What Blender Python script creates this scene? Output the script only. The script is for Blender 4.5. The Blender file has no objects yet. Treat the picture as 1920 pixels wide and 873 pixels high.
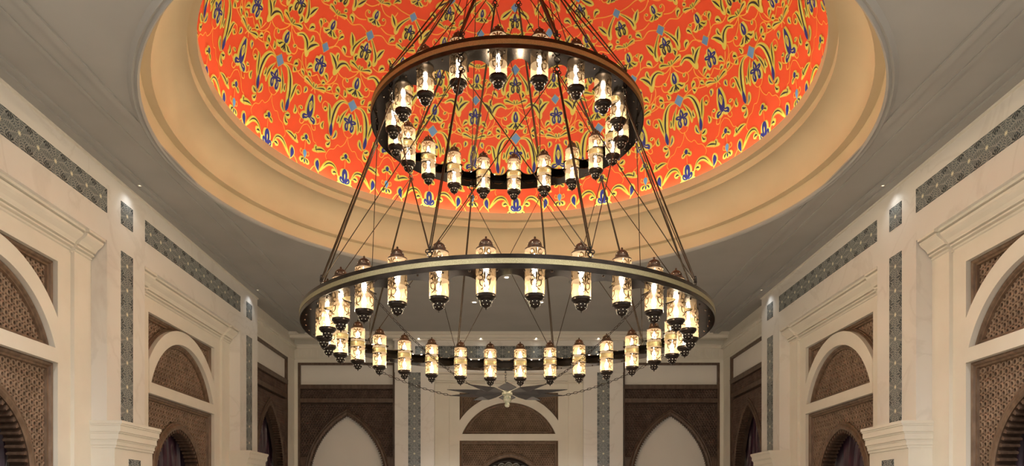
import bpy, math, random
from mathutils import Matrix, Vector
random.seed(7)
PI = math.pi
sin, cos, rad = math.sin, math.cos, math.radians
scn = bpy.context.scene
COL = scn.collection

# ------------------------------------------------------------------ camera
F = 1390.0
cam_d = bpy.data.cameras.new('camera')
cam = bpy.data.objects.new('camera', cam_d)
COL.objects.link(cam)
cam.location = (-0.08, 0.0, 1.70)
cam.rotation_euler = (PI / 2, 0, 0)
cam_d.sensor_fit = 'HORIZONTAL'
cam_d.sensor_width = 36.0
cam_d.lens = 36.0 * F / 1920.0
cam_d.shift_x = (960 - 949) / 1920.0
cam_d.shift_y = (955 - 436.5) / 1920.0
cam_d.clip_end = 200
scn.camera = cam

# ------------------------------------------------------------------ world and exposure
world = bpy.data.worlds.new('world')
scn.world = world
world.use_nodes = True
wb = world.node_tree.nodes['Background']
wb.inputs[0].default_value = (1.0, 0.97, 0.92, 1)
wb.inputs[1].default_value = 0.8
vs = scn.view_settings
vs.view_transform = 'Standard'
vs.look = 'None'
vs.gamma = 1.0
vs.use_curve_mapping = False
vs.exposure = 0.15
DOWN_W = 460.0      # ceiling spotlights and the added overhead fill lamps (watts)
WASH_W = 7.0
COVE_E = 15.0        # light strip in the dome gutter
GLASS_E = 0.66       # lantern glass
BULB_E = 360.0

# ------------------------------------------------------------------ materials
def new_mat(name):
    m = bpy.data.materials.new(name)
    m.use_nodes = True
    nt = m.node_tree
    return m, nt, nt.nodes['Principled BSDF']

def N(nt, typ, **kw):
    n = nt.nodes.new(typ)
    for k, v in kw.items():
        setattr(n, k, v)
    return n

def math_n(nt, op, a, b=None, c=None):
    n = N(nt, 'ShaderNodeMath', operation=op)
    for i, v in enumerate((a, b, c)):
        if v is None:
            continue
        if isinstance(v, (int, float)):
            n.inputs[i].default_value = v
        else:
            nt.links.new(v, n.inputs[i])
    return n.outputs[0]

def mixc(nt, fac, a, b):
    n = N(nt, 'ShaderNodeMix', data_type='RGBA')
    if isinstance(fac, (int, float)):
        n.inputs[0].default_value = fac
    else:
        nt.links.new(fac, n.inputs[0])
    for i, v in ((6, a), (7, b)):
        if isinstance(v, tuple):
            n.inputs[i].default_value = v + (1,)
        else:
            nt.links.new(v, n.inputs[i])
    return n.outputs[2]

def noise_mat(name, c1, c2, scale=4.0, rough=0.6, metal=0.0, bump=0.0, detail=4.0, stretch=(1, 1, 1), lo=0.35, hi=0.65, dist=0.0):
    m, nt, b = new_mat(name)
    tc = N(nt, 'ShaderNodeTexCoord')
    mp = N(nt, 'ShaderNodeMapping')
    mp.inputs['Scale'].default_value = stretch
    nt.links.new(tc.outputs['Object'], mp.inputs[0])
    nz = N(nt, 'ShaderNodeTexNoise')
    nz.inputs['Scale'].default_value = scale
    nz.inputs['Detail'].default_value = detail
    nz.inputs['Distortion'].default_value = dist
    nt.links.new(mp.outputs[0], nz.inputs['Vector'])
    mr = N(nt, 'ShaderNodeMapRange')
    mr.inputs[1].default_value = lo
    mr.inputs[2].default_value = hi
    nt.links.new(nz.outputs[0], mr.inputs[0])
    nt.links.new(mixc(nt, mr.outputs[0], c1, c2), b.inputs['Base Color'])
    b.inputs['Roughness'].default_value = rough
    b.inputs['Metallic'].default_value = metal
    if bump:
        bp = N(nt, 'ShaderNodeBump')
        bp.inputs['Strength'].default_value = bump
        bp.inputs['Distance'].default_value = 0.01
        nt.links.new(nz.outputs[0], bp.inputs['Height'])
        nt.links.new(bp.outputs[0], b.inputs['Normal'])
    return m

def emit_mat(name, col, strength):
    m, nt, b = new_mat(name)
    b.inputs['Base Color'].default_value = col + (1,)
    b.inputs['Emission Color'].default_value = col + (1,)
    b.inputs['Emission Strength'].default_value = strength
    return m

M = {}
M['plaster'] = noise_mat('cream_plaster', (0.75, 0.705, 0.61), (0.79, 0.745, 0.65), 2.0, 0.7)
M['ceil'] = noise_mat('ceiling_paint', (0.37, 0.36, 0.335), (0.40, 0.39, 0.365), 1.2, 0.75)
M['beige'] = noise_mat('cove_paint', (0.62, 0.50, 0.315), (0.66, 0.535, 0.34), 1.2, 0.65)
M['white'] = noise_mat('white_panel', (0.78, 0.74, 0.68), (0.81, 0.77, 0.71), 1.2, 0.6)
M['wood'] = noise_mat('brown_wood', (0.125, 0.076, 0.046), (0.21, 0.135, 0.085), 5.0, 0.45, bump=0.15, stretch=(3, 3, 1))
M['latt_d'] = noise_mat('dark_carved_wood', (0.080, 0.046, 0.033), (0.135, 0.084, 0.062), 6.0, 0.5, bump=0.2)
M['wood_d'] = noise_mat('dark_brown_wood', (0.080, 0.048, 0.032), (0.14, 0.088, 0.060), 5.0, 0.45, bump=0.15, stretch=(3, 3, 1))
M['latt'] = noise_mat('carved_wood', (0.185, 0.122, 0.080), (0.28, 0.19, 0.13), 6.0, 0.5, bump=0.2)
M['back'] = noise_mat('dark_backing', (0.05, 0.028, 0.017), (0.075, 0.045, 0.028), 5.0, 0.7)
M['bronze'] = noise_mat('dark_bronze', (0.022, 0.017, 0.014), (0.040, 0.030, 0.024), 8.0, 0.28, 0.8)
M['polish'] = noise_mat('polished_bronze', (0.085, 0.072, 0.065), (0.115, 0.098, 0.088), 4.0, 0.10, 1.0)
M['copper'] = noise_mat('cap_bronze', (0.05, 0.032, 0.022), (0.13, 0.078, 0.048), 60.0, 0.42, 0.7, bump=0.4)
M['brass'] = noise_mat('brass_mesh', (0.17, 0.15, 0.075), (0.46, 0.41, 0.25), 260.0, 0.42, 0.7, bump=0.3)
M['steel'] = noise_mat('dark_steel', (0.035, 0.030, 0.027), (0.070, 0.060, 0.053), 5.0, 0.26, 0.9)
M['rod'] = noise_mat('rod_bronze', (0.040, 0.026, 0.015), (0.065, 0.042, 0.024), 10.0, 0.4, 0.6)
M['purple'] = noise_mat('purple_silk', (0.030, 0.010, 0.020), (0.070, 0.026, 0.046), 3.0, 0.4, stretch=(6, 6, 0.6))
M['floor'] = noise_mat('floor_stone', (0.26, 0.22, 0.18), (0.32, 0.27, 0.22), 1.5, 0.35)
M['filig'] = noise_mat('gold_filigree', (0.12, 0.06, 0.018), (0.24, 0.13, 0.035), 30.0, 0.4, 0.6)
M['collar'] = noise_mat('brass_collar', (0.42, 0.34, 0.16), (0.60, 0.50, 0.26), 60.0, 0.4, 0.5)
M['ivory'] = noise_mat('ivory_glass', (0.42, 0.45, 0.30), (0.72, 0.68, 0.50), 30.0, 0.25)
M['silver'] = noise_mat('silver_metal', (0.35, 0.36, 0.33), (0.6, 0.6, 0.56), 20.0, 0.3, 0.8)
M['red'] = noise_mat('red_paint', (0.84, 0.115, 0.042), (0.87, 0.130, 0.050), 1.5, 0.55)
M['gold'] = noise_mat('gold_paint', (0.95, 0.52, 0.08), (0.97, 0.60, 0.13), 8.0, 0.5)
M['yell'] = noise_mat('yellow_paint', (0.70, 0.82, 0.13), (0.80, 0.90, 0.24), 6.0, 0.5)
M['blue'] = noise_mat('blue_paint', (0.014, 0.034, 0.28), (0.022, 0.050, 0.36), 6.0, 0.5)
M['dark'] = noise_mat('green_black_paint', (0.020, 0.040, 0.045), (0.035, 0.055, 0.075), 6.0, 0.5)
M['sky'] = noise_mat('light_blue_paint', (0.12, 0.38, 0.80), (0.16, 0.44, 0.85), 6.0, 0.5)
M['strip'] = emit_mat('cove_strip', (1.0, 0.90, 0.80), COVE_E)
M['bulb'] = emit_mat('bulb', (1.0, 0.93, 0.80), BULB_E)
M['spot'] = emit_mat('spot_lens', (1.0, 0.95, 0.86), 30.0)
M['hole'] = emit_mat('pierced_hole', (1.0, 0.85, 0.62), 1.6)

def marble():
    m, nt, b = new_mat('cream_marble')
    tc = N(nt, 'ShaderNodeTexCoord')
    nz = N(nt, 'ShaderNodeTexNoise')
    nz.inputs['Scale'].default_value = 0.55
    nz.inputs['Detail'].default_value = 8
    nz.inputs['Distortion'].default_value = 1.6
    nt.links.new(tc.outputs['Object'], nz.inputs['Vector'])
    v = math_n(nt, 'ABSOLUTE', math_n(nt, 'SUBTRACT', nz.outputs[0], 0.5))
    mr = N(nt, 'ShaderNodeMapRange')
    mr.inputs[1].default_value = 0.0
    mr.inputs[2].default_value = 0.025
    mr.inputs[3].default_value = 0.22
    mr.inputs[4].default_value = 0.0
    nt.links.new(v, mr.inputs[0])
    n2 = N(nt, 'ShaderNodeTexNoise')
    n2.inputs['Scale'].default_value = 1.1
    n2.inputs['Detail'].default_value = 3
    nt.links.new(tc.outputs['Object'], n2.inputs['Vector'])
    base = mixc(nt, n2.outputs[0], (0.82, 0.79, 0.74), (0.75, 0.71, 0.65))
    nt.links.new(mixc(nt, mr.outputs[0], base, (0.50, 0.45, 0.39)), b.inputs['Base Color'])
    b.inputs['Roughness'].default_value = 0.30
    return m
M['marble'] = marble()

def mosaic():
    m, nt, b = new_mat('mosaic_rosette')
    tc = N(nt, 'ShaderNodeTexCoord')
    sp = N(nt, 'ShaderNodeSeparateXYZ')
    nt.links.new(tc.outputs['Object'], sp.inputs[0])
    x, z = sp.outputs[0], sp.outputs[2]
    r = math_n(nt, 'SQRT', math_n(nt, 'ADD', math_n(nt, 'MULTIPLY', x, x), math_n(nt, 'MULTIPLY', z, z)))
    th = math_n(nt, 'ARCTAN2', z, x)
    c10 = math_n(nt, 'COSINE', math_n(nt, 'MULTIPLY', th, 10.0))
    c8 = math_n(nt, 'COSINE', math_n(nt, 'MULTIPLY', th, 8.0))
    g = math_n(nt, 'SINE', math_n(nt, 'ADD', math_n(nt, 'MULTIPLY', r, 190.0), math_n(nt, 'MULTIPLY', c10, 1.9)))
    web = math_n(nt, 'GREATER_THAN', g, 0.45)
    spoke = math_n(nt, 'GREATER_THAN', math_n(nt, 'ABSOLUTE', math_n(nt, 'SINE', math_n(nt, 'MULTIPLY', th, 5.0))), 0.93)
    lines = math_n(nt, 'MAXIMUM', web, math_n(nt, 'MULTIPLY', spoke, 0.7))
    vo = N(nt, 'ShaderNodeTexVoronoi')
    vo.inputs['Scale'].default_value = 55.0
    nt.links.new(tc.outputs['Object'], vo.inputs['Vector'])
    tile = mixc(nt, vo.outputs[0], (0.045, 0.058, 0.068), (0.20, 0.225, 0.23))
    col = mixc(nt, math_n(nt, 'MULTIPLY', lines, 0.8), tile, (0.40, 0.40, 0.365))
    # black rosettes at the four corners of the tile
    ax = math_n(nt, 'SUBTRACT', math_n(nt, 'ABSOLUTE', x), 0.18)
    az = math_n(nt, 'SUBTRACT', math_n(nt, 'ABSOLUTE', z), 0.18)
    rc = math_n(nt, 'SQRT', math_n(nt, 'ADD', math_n(nt, 'MULTIPLY', ax, ax), math_n(nt, 'MULTIPLY', az, az)))
    tc2 = math_n(nt, 'COSINE', math_n(nt, 'MULTIPLY', math_n(nt, 'ARCTAN2', az, ax), 10.0))
    cm = math_n(nt, 'MULTIPLY', math_n(nt, 'LESS_THAN', rc, 0.085), math_n(nt, 'GREATER_THAN', tc2, -0.1))
    col = mixc(nt, cm, col, (0.040, 0.046, 0.048))
    star = math_n(nt, 'LESS_THAN', r, math_n(nt, 'ADD', 0.026, math_n(nt, 'MULTIPLY', c8, 0.009)))
    col = mixc(nt, star, col, (0.78, 0.74, 0.56))
    nt.links.new(col, b.inputs['Base Color'])
    b.inputs['Roughness'].default_value = 0.25
    return m
M['mosaic'] = mosaic()

def glass_mat():
    m, nt, b = new_mat('amber_glass')
    out = nt.nodes['Material Output']
    tr = N(nt, 'ShaderNodeBsdfTransparent')
    tr.inputs[0].default_value = (1.0, 0.88, 0.70, 1)
    b.inputs['Base Color'].default_value = (0.10, 0.07, 0.04, 1)
    b.inputs['Roughness'].default_value = 0.12
    tc = N(nt, 'ShaderNodeTexCoord')
    nz = N(nt, 'ShaderNodeTexNoise')
    nz.inputs['Scale'].default_value = 7.0
    nt.links.new(tc.outputs['Object'], nz.inputs['Vector'])
    nt.links.new(mixc(nt, nz.outputs[0], (1.0, 0.60, 0.27), (1.0, 0.80, 0.50)), b.inputs['Emission Color'])
    b.inputs['Emission Strength'].default_value = GLASS_E
    mx = N(nt, 'ShaderNodeMixShader')
    mx.inputs[0].default_value = 0.62
    nt.links.new(tr.outputs[0], mx.inputs[1])
    nt.links.new(b.outputs[0], mx.inputs[2])
    nt.links.new(mx.outputs[0], out.inputs[0])
    return m
M['glass'] = glass_mat()

# ------------------------------------------------------------------ mesh helpers
class MB:
    def __init__(s):
        s.v, s.f, s.m = [], [], []
    def add(s, vs, fs, mi=0):
        o = len(s.v)
        s.v += [tuple(p) for p in vs]
        s.f += [tuple(i + o for i in q) for q in fs]
        s.m += [mi] * len(fs)
        return s
    def box(s, x0, x1, y0, y1, z0, z1, mi=0):
        vs = [(x, y, z) for z in (z0, z1) for y in (y0, y1) for x in (x0, x1)]
        return s.add(vs, [(0, 2, 3, 1), (4, 5, 7, 6), (0, 1, 5, 4), (2, 6, 7, 3), (0, 4, 6, 2), (1, 3, 7, 5)], mi)
    def lathe(s, prof, seg=24, cx=0, cy=0, mi=0, flip=False):
        n = len(prof)
        vs = [(cx + r * cos(2 * PI * i / seg), cy + r * sin(2 * PI * i / seg), z) for i in range(seg) for r, z in prof]
        fs = []
        for i in range(seg):
            j = (i + 1) % seg
            for k in range(n - 1):
                q = (i * n + k, j * n + k, j * n + k + 1, i * n + k + 1)
                fs.append(q[::-1] if flip else q)
        return s.add(vs, fs, mi)
    def tube(s, p, q, r, seg=6, mi=0):
        p, q = Vector(p), Vector(q)
        d = (q - p).normalized()
        a = d.orthogonal().normalized()
        b = d.cross(a)
        vs = []
        for c in (p, q):
            for i in range(seg):
                t = 2 * PI * i / seg
                vs.append(c + (a * cos(t) + b * sin(t)) * r)
        fs = [(i, (i + 1) % seg, seg + (i + 1) % seg, seg + i) for i in range(seg)]
        fs += [tuple(range(seg))[::-1], tuple(range(seg, 2 * seg))]
        return s.add(vs, fs, mi)
    def torus(s, c, u, w, R, r, seg=12, sub=5, long=0.0, mi=0):
        # ring in the plane of u, w; 'long' stretches it along u to a chain link
        c, u, w = Vector(c), Vector(u).normalized(), Vector(w).normalized()
        n = u.cross(w)
        vs, fs = [], []
        for i in range(seg):
            t = 2 * PI * i / seg
            d = u * cos(t) + w * sin(t)
            k = c + d * R + u * (long * (1 if cos(t) > 0 else -1))
            for j in range(sub):
                a = 2 * PI * j / sub
                vs.append(k + d * (r * cos(a)) + n * (r * sin(a)))
        for i in range(seg):
            for j in range(sub):
                fs.append((i * sub + j, ((i + 1) % seg) * sub + j, ((i + 1) % seg) * sub + (j + 1) % sub, i * sub + (j + 1) % sub))
        return s.add(vs, fs, mi)
    def mesh(s, name, mats, smooth=False):
        me = bpy.data.meshes.new(name)
        me.from_pydata(s.v, [], s.f)
        if not isinstance(mats, (list, tuple)):
            mats = [mats]
        for k in mats:
            me.materials.append(M[k])
        if len(mats) > 1:
            me.polygons.foreach_set('material_index', s.m)
        if smooth:
            me.polygons.foreach_set('use_smooth', [True] * len(me.polygons))
            me.set_sharp_from_angle(angle=rad(35))
        me.update()
        return me

def obj(name, me, parent=None, loc=(0, 0, 0), rz=0.0, mat=None):
    o = bpy.data.objects.new(name, me)
    COL.objects.link(o)
    if mat is not None:
        o.matrix_local = mat
    else:
        o.location = loc
        o.rotation_euler = (0, 0, rz)
    if parent:
        o.parent = parent
    return o

def tag(o, label, cat, group=None):
    o['label'] = label
    o['category'] = cat
    if group:
        o['group'] = group
    return o

def struct(o, label=None):
    o['kind'] = 'structure'
    if label:
        o['label'] = label
    return o

def sweep(mb, path, prof, closed=False, mi=0):
    """path: (u,z) points in the wall plane; prof: (n,y), n along the left normal of the path, y depth."""
    n = len(path)
    rows = []
    for i in range(n):
        p = Vector(path[i])
        a = Vector(path[i - 1]) if (i > 0 or closed) else None
        b = Vector(path[(i + 1) % n]) if (i < n - 1 or closed) else None
        d1 = (p - a).normalized() if a is not None else None
        d2 = (b - p).normalized() if b is not None else None
        if d1 is None: d1 = d2
        if d2 is None: d2 = d1
        n1, n2 = Vector((-d1.y, d1.x)), Vector((-d2.y, d2.x))
        t = n1 + n2
        t = t / max(t.dot(n1), 0.35)
        rows.append([(p.x + t.x * k, y, p.y + t.y * k) for k, y in prof])
    m = len(prof)
    vs = [v for r in rows for v in r]
    fs = []
    for i in range(n if closed else n - 1):
        j = (i + 1) % n
        for k in range(m - 1):
            fs.append((i * m + k, i * m + k + 1, j * m + k + 1, j * m + k))
    return mb.add(vs, fs, mi)

def rect(x0, x1, z0, z1):
    return [(x0, z0), (x1, z0), (x1, z1), (x0, z1)]

CELL = [(cos(PI / 8 + i * PI / 4), sin(PI / 8 + i * PI / 4)) for i in range(8)]
def lattice(inside, x0, x1, z0, z1, pitch=0.106):
    mb = MB()
    dz = pitch * 0.866
    row, z = 0, z0
    while z <= z1:
        x = x0 + (pitch / 2 if row % 2 else 0)
        while x <= x1:
            if inside(x, z):
                ro, ri = pitch * 0.545, pitch * 0.235
                vs = []
                for c, s_ in CELL:
                    vs += [(x + ro * c, 0.44, z + ro * s_), (x + ro * 0.95 * c, 0.424, z + ro * 0.95 * s_), (x + ri * 1.25 * c, 0.416, z + ri * 1.25 * s_), (x + ri * c, 0.420, z + ri * s_), (x + ri * c, 0.465, z + ri * s_)]
                fs = []
                for i in range(8):
                    a, b = i * 5, ((i + 1) % 8) * 5
                    fs += [(a + k, b + k, b + k + 1, a + k + 1) for k in range(4)]
                mb.add(vs, fs)
            x += pitch
        z += dz
        row += 1
    return mb

def pointed(b, zs, za, n=26, z_bot=None):
    """half of a two-centred pointed arch, from springing (b,zs) to apex (0,za)."""
    rise = za - zs
    c = (rise * rise - b * b) / (2 * b)
    R = b + c
    a1 = math.atan2(rise, c)
    pts = [(R * cos(a1 * i / n) - c, zs + R * sin(a1 * i / n)) for i in range(n + 1)]
    pts[-1] = (0.0, za)
    if z_bot is not None:
        pts = [(b, z_bot)] + pts
    return pts

def arch_path(half):
    return half + [(-x, z) for x, z in half[-2::-1]]

def arch_u(b, zs, za, z):
    if z <= zs: return b
    if z >= za: return 0.0
    rise = za - zs
    c = (rise * rise - b * b) / (2 * b)
    R = b + c
    return max(0.0, math.sqrt(max(R * R - (z - zs) ** 2, 0)) - c)

# ------------------------------------------------------------------ the room shell
ZC = 6.80                      # ceiling
floor = struct(obj('floor', MB().box(-7.4, 7.4, -3, 23, -0.2, 0.0).mesh('floor', 'floor')))

DY = 10.98                     # dome centre depth
R_HOLE = 4.94
# ceiling slab with round opening
mb = MB()
NS = 120
X0, X1, Y0, Y1 = -7.4, 7.4, -3.0, 23.0
inner, outer = [], []
for i in range(NS):
    t = 2 * PI * i / NS
    c, s = cos(t), sin(t)
    inner.append((R_HOLE * c, DY + R_HOLE * s))
    k = min(abs((X1 if c > 0 else X0) / c) if abs(c) > 1e-6 else 1e9, abs(((Y1 if s > 0 else Y0) - DY) / s) if abs(s) > 1e-6 else 1e9)
    outer.append((k * c, DY + k * s))
vs = [(x, y, ZC) for x, y in inner] + [(x, y, ZC) for x, y in outer]
mb.add(vs, [(i, (i + 1) % NS, NS + (i + 1) % NS, NS + i)[::-1] for i in range(NS)])
for cx, cy in ((X0, Y0), (X1, Y0), (X1, Y1), (X0, Y1)):     # fill the four corners
    best = sorted(range(NS), key=lambda i: (outer[i][0] - cx) ** 2 + (outer[i][1] - cy) ** 2)[:2]
    a, b = outer[best[0]], outer[best[1]]
    mb.add([(a[0], a[1], ZC), (b[0], b[1], ZC), (cx, cy, ZC)], [(0, 1, 2)])
ceiling = struct(obj('ceiling', mb.mesh('ceiling', 'ceil')), 'flat taupe ceiling around the round dome opening')
# moulded rim on the ceiling around the opening, stepped ceiling borders
H0 = 1.70
mb = MB().lathe([(4.94, ZC), (4.94, ZC - 0.02), (4.965, ZC - 0.045), (4.99, ZC - 0.02), (5.0, ZC - 0.02), (5.025, ZC - 0.04), (5.05, ZC - 0.02), (5.075, ZC)], 128, 0, DY, flip=True)
obj('rim_moulding', mb.mesh('rim_moulding', 'ceil', True), ceiling)
for k, (d, w, h) in enumerate(((0.0, 0.16, 0.07), (0.16, 0.10, 0.04), (0.75, 0.05, 0.018), (1.0, 0.10, 0.025))):
    for s in (-1, 1):
        x = s * (6.0 - d)
        xa, xb = sorted((x, x - s * w))
        obj('ceiling_moulding', MB().box(xa, xb, -3, 21.45, ZC - h, ZC).mesh('ceiling_moulding', 'ceil'), ceiling)

# dome drum: stepped rings and cove
def hz(h): return H0 + h
drum = struct(obj('trim_1', MB().lathe([(4.94, ZC), (4.94, hz(5.34)), (4.82, hz(5.34)), (4.82, hz(5.375))], 128, 0, DY).mesh('drum_step', 'beige', True)), 'stepped beige ring at the edge of the ceiling opening')
cove = [(4.42 + 0.40 * cos(t), hz(5.375) + 0.465 * sin(t)) for t in [i * PI / 2 / 14 for i in range(15)]]
obj('cove', MB().lathe(cove, 128, 0, DY).mesh('cove', 'beige', True), drum)
obj('upper_step', MB().lathe([(4.42, hz(5.84)), (4.42, hz(5.965)), (4.303, hz(5.965)), (4.303, hz(6.11)), (4.33, hz(6.11)), (4.33, hz(6.03)), (4.52, hz(6.03))], 128, 0, DY).mesh('upper_step', 'beige', True), drum)
strip = obj('light_strip', MB().lathe([(4.37, hz(6.045)), (4.40, hz(6.075)), (4.43, hz(6.045))], 96, 0, DY).mesh('light_strip', 'strip'), drum)
strip['label'] = 'warm light strip hidden in the gutter of the dome'

# ------------------------------------------------------------------ the dome and its painted arabesques
RD, HB = 4.5, hz(6.03)
prof = [(RD * cos(rad(90) * i / 48), HB + RD * sin(rad(90) * i / 48)) for i in range(48)] + [(0.001, HB + RD)]
dome = struct(obj('ceiling_dome', MB().lathe([(r, z - HB) for r, z in prof], 180).mesh('ceiling_dome', 'red', True), loc=(0, DY, HB)), 'red painted dome with yellow and blue arabesques')
MATS = ['gold', 'yell', 'blue', 'sky', 'dark']
KM = RD * PI / 180
OFF = [0.007, 0.012, 0.017, 0.017, 0.017]

def catmull(pts, n=6):
    P = [pts[0]] + list(pts) + [pts[-1]]
    out = []
    for i in range(1, len(P) - 2):
        p0, p1, p2, p3 = P[i - 1], P[i], P[i + 1], P[i + 2]
        for j in range(n):
            t = j / n
            out.append(tuple(0.5 * (2 * b + (c - a) * t + (2 * a - 5 * b + 4 * c - d) * t * t + (3 * b - a - 3 * c + d) * t ** 3) for a, b, c, d in zip(p0, p1, p2, p3)))
    out.append(tuple(pts[-1]))
    return out

def on_dome(a, t, off):
    r = RD - off
    a, t = rad(a), rad(t)
    return (r * cos(t) * sin(a), r * cos(t) * cos(a), r * sin(t))

def on_cyl(rc):
    def fn(a, t, off):      # a: metres around, t: metres up
        return ((rc + off) * sin(a / rc), -(rc + off) * cos(a / rc), t)
    return fn

def stroke2(mb, P, W, mat, mapf, off, tocart, fromcart):
    C = [tocart(p) for p in P]
    n = len(C)
    vs = []
    for i in range(n):
        a, b = C[max(i - 1, 0)], C[min(i + 1, n - 1)]
        dx, dy = b[0] - a[0], b[1] - a[1]
        l = math.hypot(dx, dy) or 1
        nx, ny = -dy / l, dx / l
        w = W[i]
        for s in (-1, 1):
            q = fromcart((C[i][0] + s * nx * w, C[i][1] + s * ny * w), P[i])
            vs.append(mapf(q[0], q[1], off))
    mb.add(vs, [(2 * i, 2 * i + 1, 2 * i + 3, 2 * i + 2) for i in range(n - 1)], mat)

def d_to(p): return (p[0] * KM * cos(rad(p[1])), p[1] * KM)
def d_from(c, ref): return (c[0] / (KM * cos(rad(ref[1]))), c[1] / KM)

def wprof(kind, t):
    if kind == 'leaf': return max(sin(PI * t ** 1.35), 0) ** 0.85
    if kind == 'club': return max((0.18 + 0.82 * t ** 1.3) * (1 - t ** 7) , 0)
    if kind == 'drop': return max(sin(PI * t ** 0.62), 0) ** 0.9
    if kind == 'petal': return max(sin(PI * (t ** 1.2)), 0) ** 0.6
    return 1.0

def ds(mb, pts, W, kind, mat, extra=0.0, t0=0.0, t1=1.0, n=6, off=None):
    P = catmull(pts, n)
    m = len(P) - 1
    lo, hi = int(t0 * m), max(int(round(t1 * m)), int(t0 * m) + 2)
    P = P[lo:hi + 1]
    k = len(P) - 1
    ws = [W * wprof(kind, i / k) + extra for i in range(k + 1)]
    stroke2(mb, P, ws, mat, on_dome, OFF[mat] if off is None else off, d_to, d_from)

def line(mb, pts, w=0.0095):
    ds(mb, pts, w, 'line', 0)

def leaf(mb, pts, W, kind='leaf', inner=4, tip=None, frac=0.30):
    W = W * 1.5
    ds(mb, pts, W, kind, 0, 0.010)
    ds(mb, pts, W, kind, 1)
    ds(mb, pts, W * frac, kind, inner, 0, 0.12, 0.86)
    if tip:
        ds(mb, pts, W * 0.60, kind, 2, 0, tip, 0.97)

def bpetal(mb, pts, W, kind='petal', col=2):
    W = W * 0.80
    ds(mb, pts, W, kind, 0, 0.046)
    ds(mb, pts, W, kind, 1, 0.036)
    ds(mb, pts, W, kind, col)
    ds(mb, pts, W * 0.22, 'leaf', 1, 0, 0.25, 0.68, off=0.021)

def both(fn, mb, pts, *a, **k):
    fn(mb, pts, *a, **k)
    fn(mb, [(-x, y) for x, y in pts], *a, **k)

def shift(pts, a0, t0, s=1.0):
    """local motif units: degrees of arc, x scaled for latitude"""
    return [(a0 + x * s / cos(rad(t0)), t0 + y * s) for x, y in pts]

def m_lily(a, t, s, col=2, green=False):
    mb = MB()
    q = lambda P: shift(P, a, t, s)
    c = 4 if green else col
    for sg in (-1, 1):
        bpetal(mb, q([(sg * 0.2, -0.1), (sg * 0.75, -0.6), (sg * 0.7, -1.5), (sg * 0.45, -2.0)]), 0.050 * s, col=c)
        bpetal(mb, q([(sg * 0.15, 0.0), (sg * 0.9, 0.25), (sg * 1.75, 0.35)]), 0.042 * s, col=c)
    bpetal(mb, q([(0, -0.2), (0, 0.6), (0, 1.3), (0, 2.0)]), 0.058 * s, 'drop', col=2)
    ds(mb, q([(0, -1.7), (0, -0.9), (0, -0.1)]), 0.035 * s, 'leaf', 1)
    return mb
def m_diamond(a, t, s, col=3):
    mb = MB()
    q = lambda P: shift(P, a, t, s)
    P = q([(0, -1.0), (0, 0), (0, 1.0)])
    for mat, e in ((0, 1.16), (col, 1.0)):
        r = 1.40 * e
        vs = [on_dome(*p, OFF[mat]) for p in shift([(0, -r), (r * 0.92, 0.1), (0, r), (-r * 0.92, 0.1)], a, t, s)]
        mb.add(vs, [(0, 1, 2, 3)], mat)
    return mb
def m_bud(a, t, s):
    mb = MB()
    q = lambda P: shift(P, a, t, s)
    for sg in (-1, 1):
        leaf(mb, q([(0, -0.6), (sg * 0.9, -0.9), (sg * 1.6, -1.5), (sg * 2.5, -1.2)]), 0.032 * s)
        leaf(mb, q([(0, -0.6), (sg * 0.45, -1.6), (sg * 0.8, -2.1)]), 0.03 * s)
        line(mb, q([(sg * 2.4, -1.3), (sg * 3.4, -1.0), (sg * 3.8, 0.0), (sg * 3.3, 0.8), (sg * 2.7, 0.5)]))
        leaf(mb, q([(sg * 3.2, 0.75), (sg * 2.75, 0.45), (sg * 2.8, 0.0)]), 0.02 * s)
    leaf(mb, q([(0, -2.3), (0, -1.2), (0, -0.2)]), 0.05 * s)
    bpetal(mb, q([(0, -0.5), (0, 0.5), (0, 1.4), (0, 2.1)]), 0.062 * s, 'drop')
    return mb
def m_node(a, t, s):
    mb = MB()
    q = lambda P: shift(P, a, t, s)
    for sg in (-1, 1):
        leaf(mb, q([(0, 0), (sg * 1.2, 0.5), (sg * 2.4, 0.9), (sg * 3.3, 0.8)]), 0.040 * s, 'club')
        line(mb, q([(sg * 3.0, 0.2), (sg * 1.5, 0.1), (0, 0), (sg * -0.6, -0.9)]))
        leaf(mb, q([(sg * 1.7, 1.6), (sg * 2.0, 2.1), (sg * 2.7, 2.2)]), 0.030 * s)
        leaf(mb, q([(0, 0), (sg * 0.35, 0.5), (sg * 0.4, 1.2)]), 0.018 * s)
    return mb
def m_palmette(a, t, s):
    mb = MB()
    q = lambda P: shift(P, a, t, s)
    for sg in (-1, 1):
        bpetal(mb, q([(0, -1.3), (sg * 0.6, -2.3), (sg * 1.35, -2.6), (sg * 1.5, -3.3)]), 0.050 * s, 'leaf', col=2)
        line(mb, q([(sg * 1.4, -2.4), (sg * 2.2, -2.9), (sg * 3.1, -2.3), (sg * 3.0, -1.2), (sg * 2.4, -1.2)]))
        leaf(mb, q([(sg * 2.9, -1.15), (sg * 2.4, -1.2), (sg * 2.3, -1.6)]), 0.02 * s)
        line(mb, q([(sg * 0.9, -3.3), (sg * 1.5, -4.3), (sg * 2.2, -4.2), (sg * 2.1, -3.4)]))
    bpetal(mb, q([(0, -2.5), (0, -0.6), (0, 1.2), (0, 2.6)]), 0.082 * s, 'drop', col=2)
    ds(mb, q([(0, -2.2), (0, -1.0), (0, 0.2)]), 0.030 * s, 'leaf', 4)
    for sg in (-1, 1):
        P = q([(0, 1.2), (sg * 0.45, 0.4), (sg * 0.2, -0.6), (0, -1.0)])
        stroke2(mb, catmull(P), [0.007] * (len(catmull(P))), 1, on_dome, 0.021, d_to, d_from)
    return mb
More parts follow.
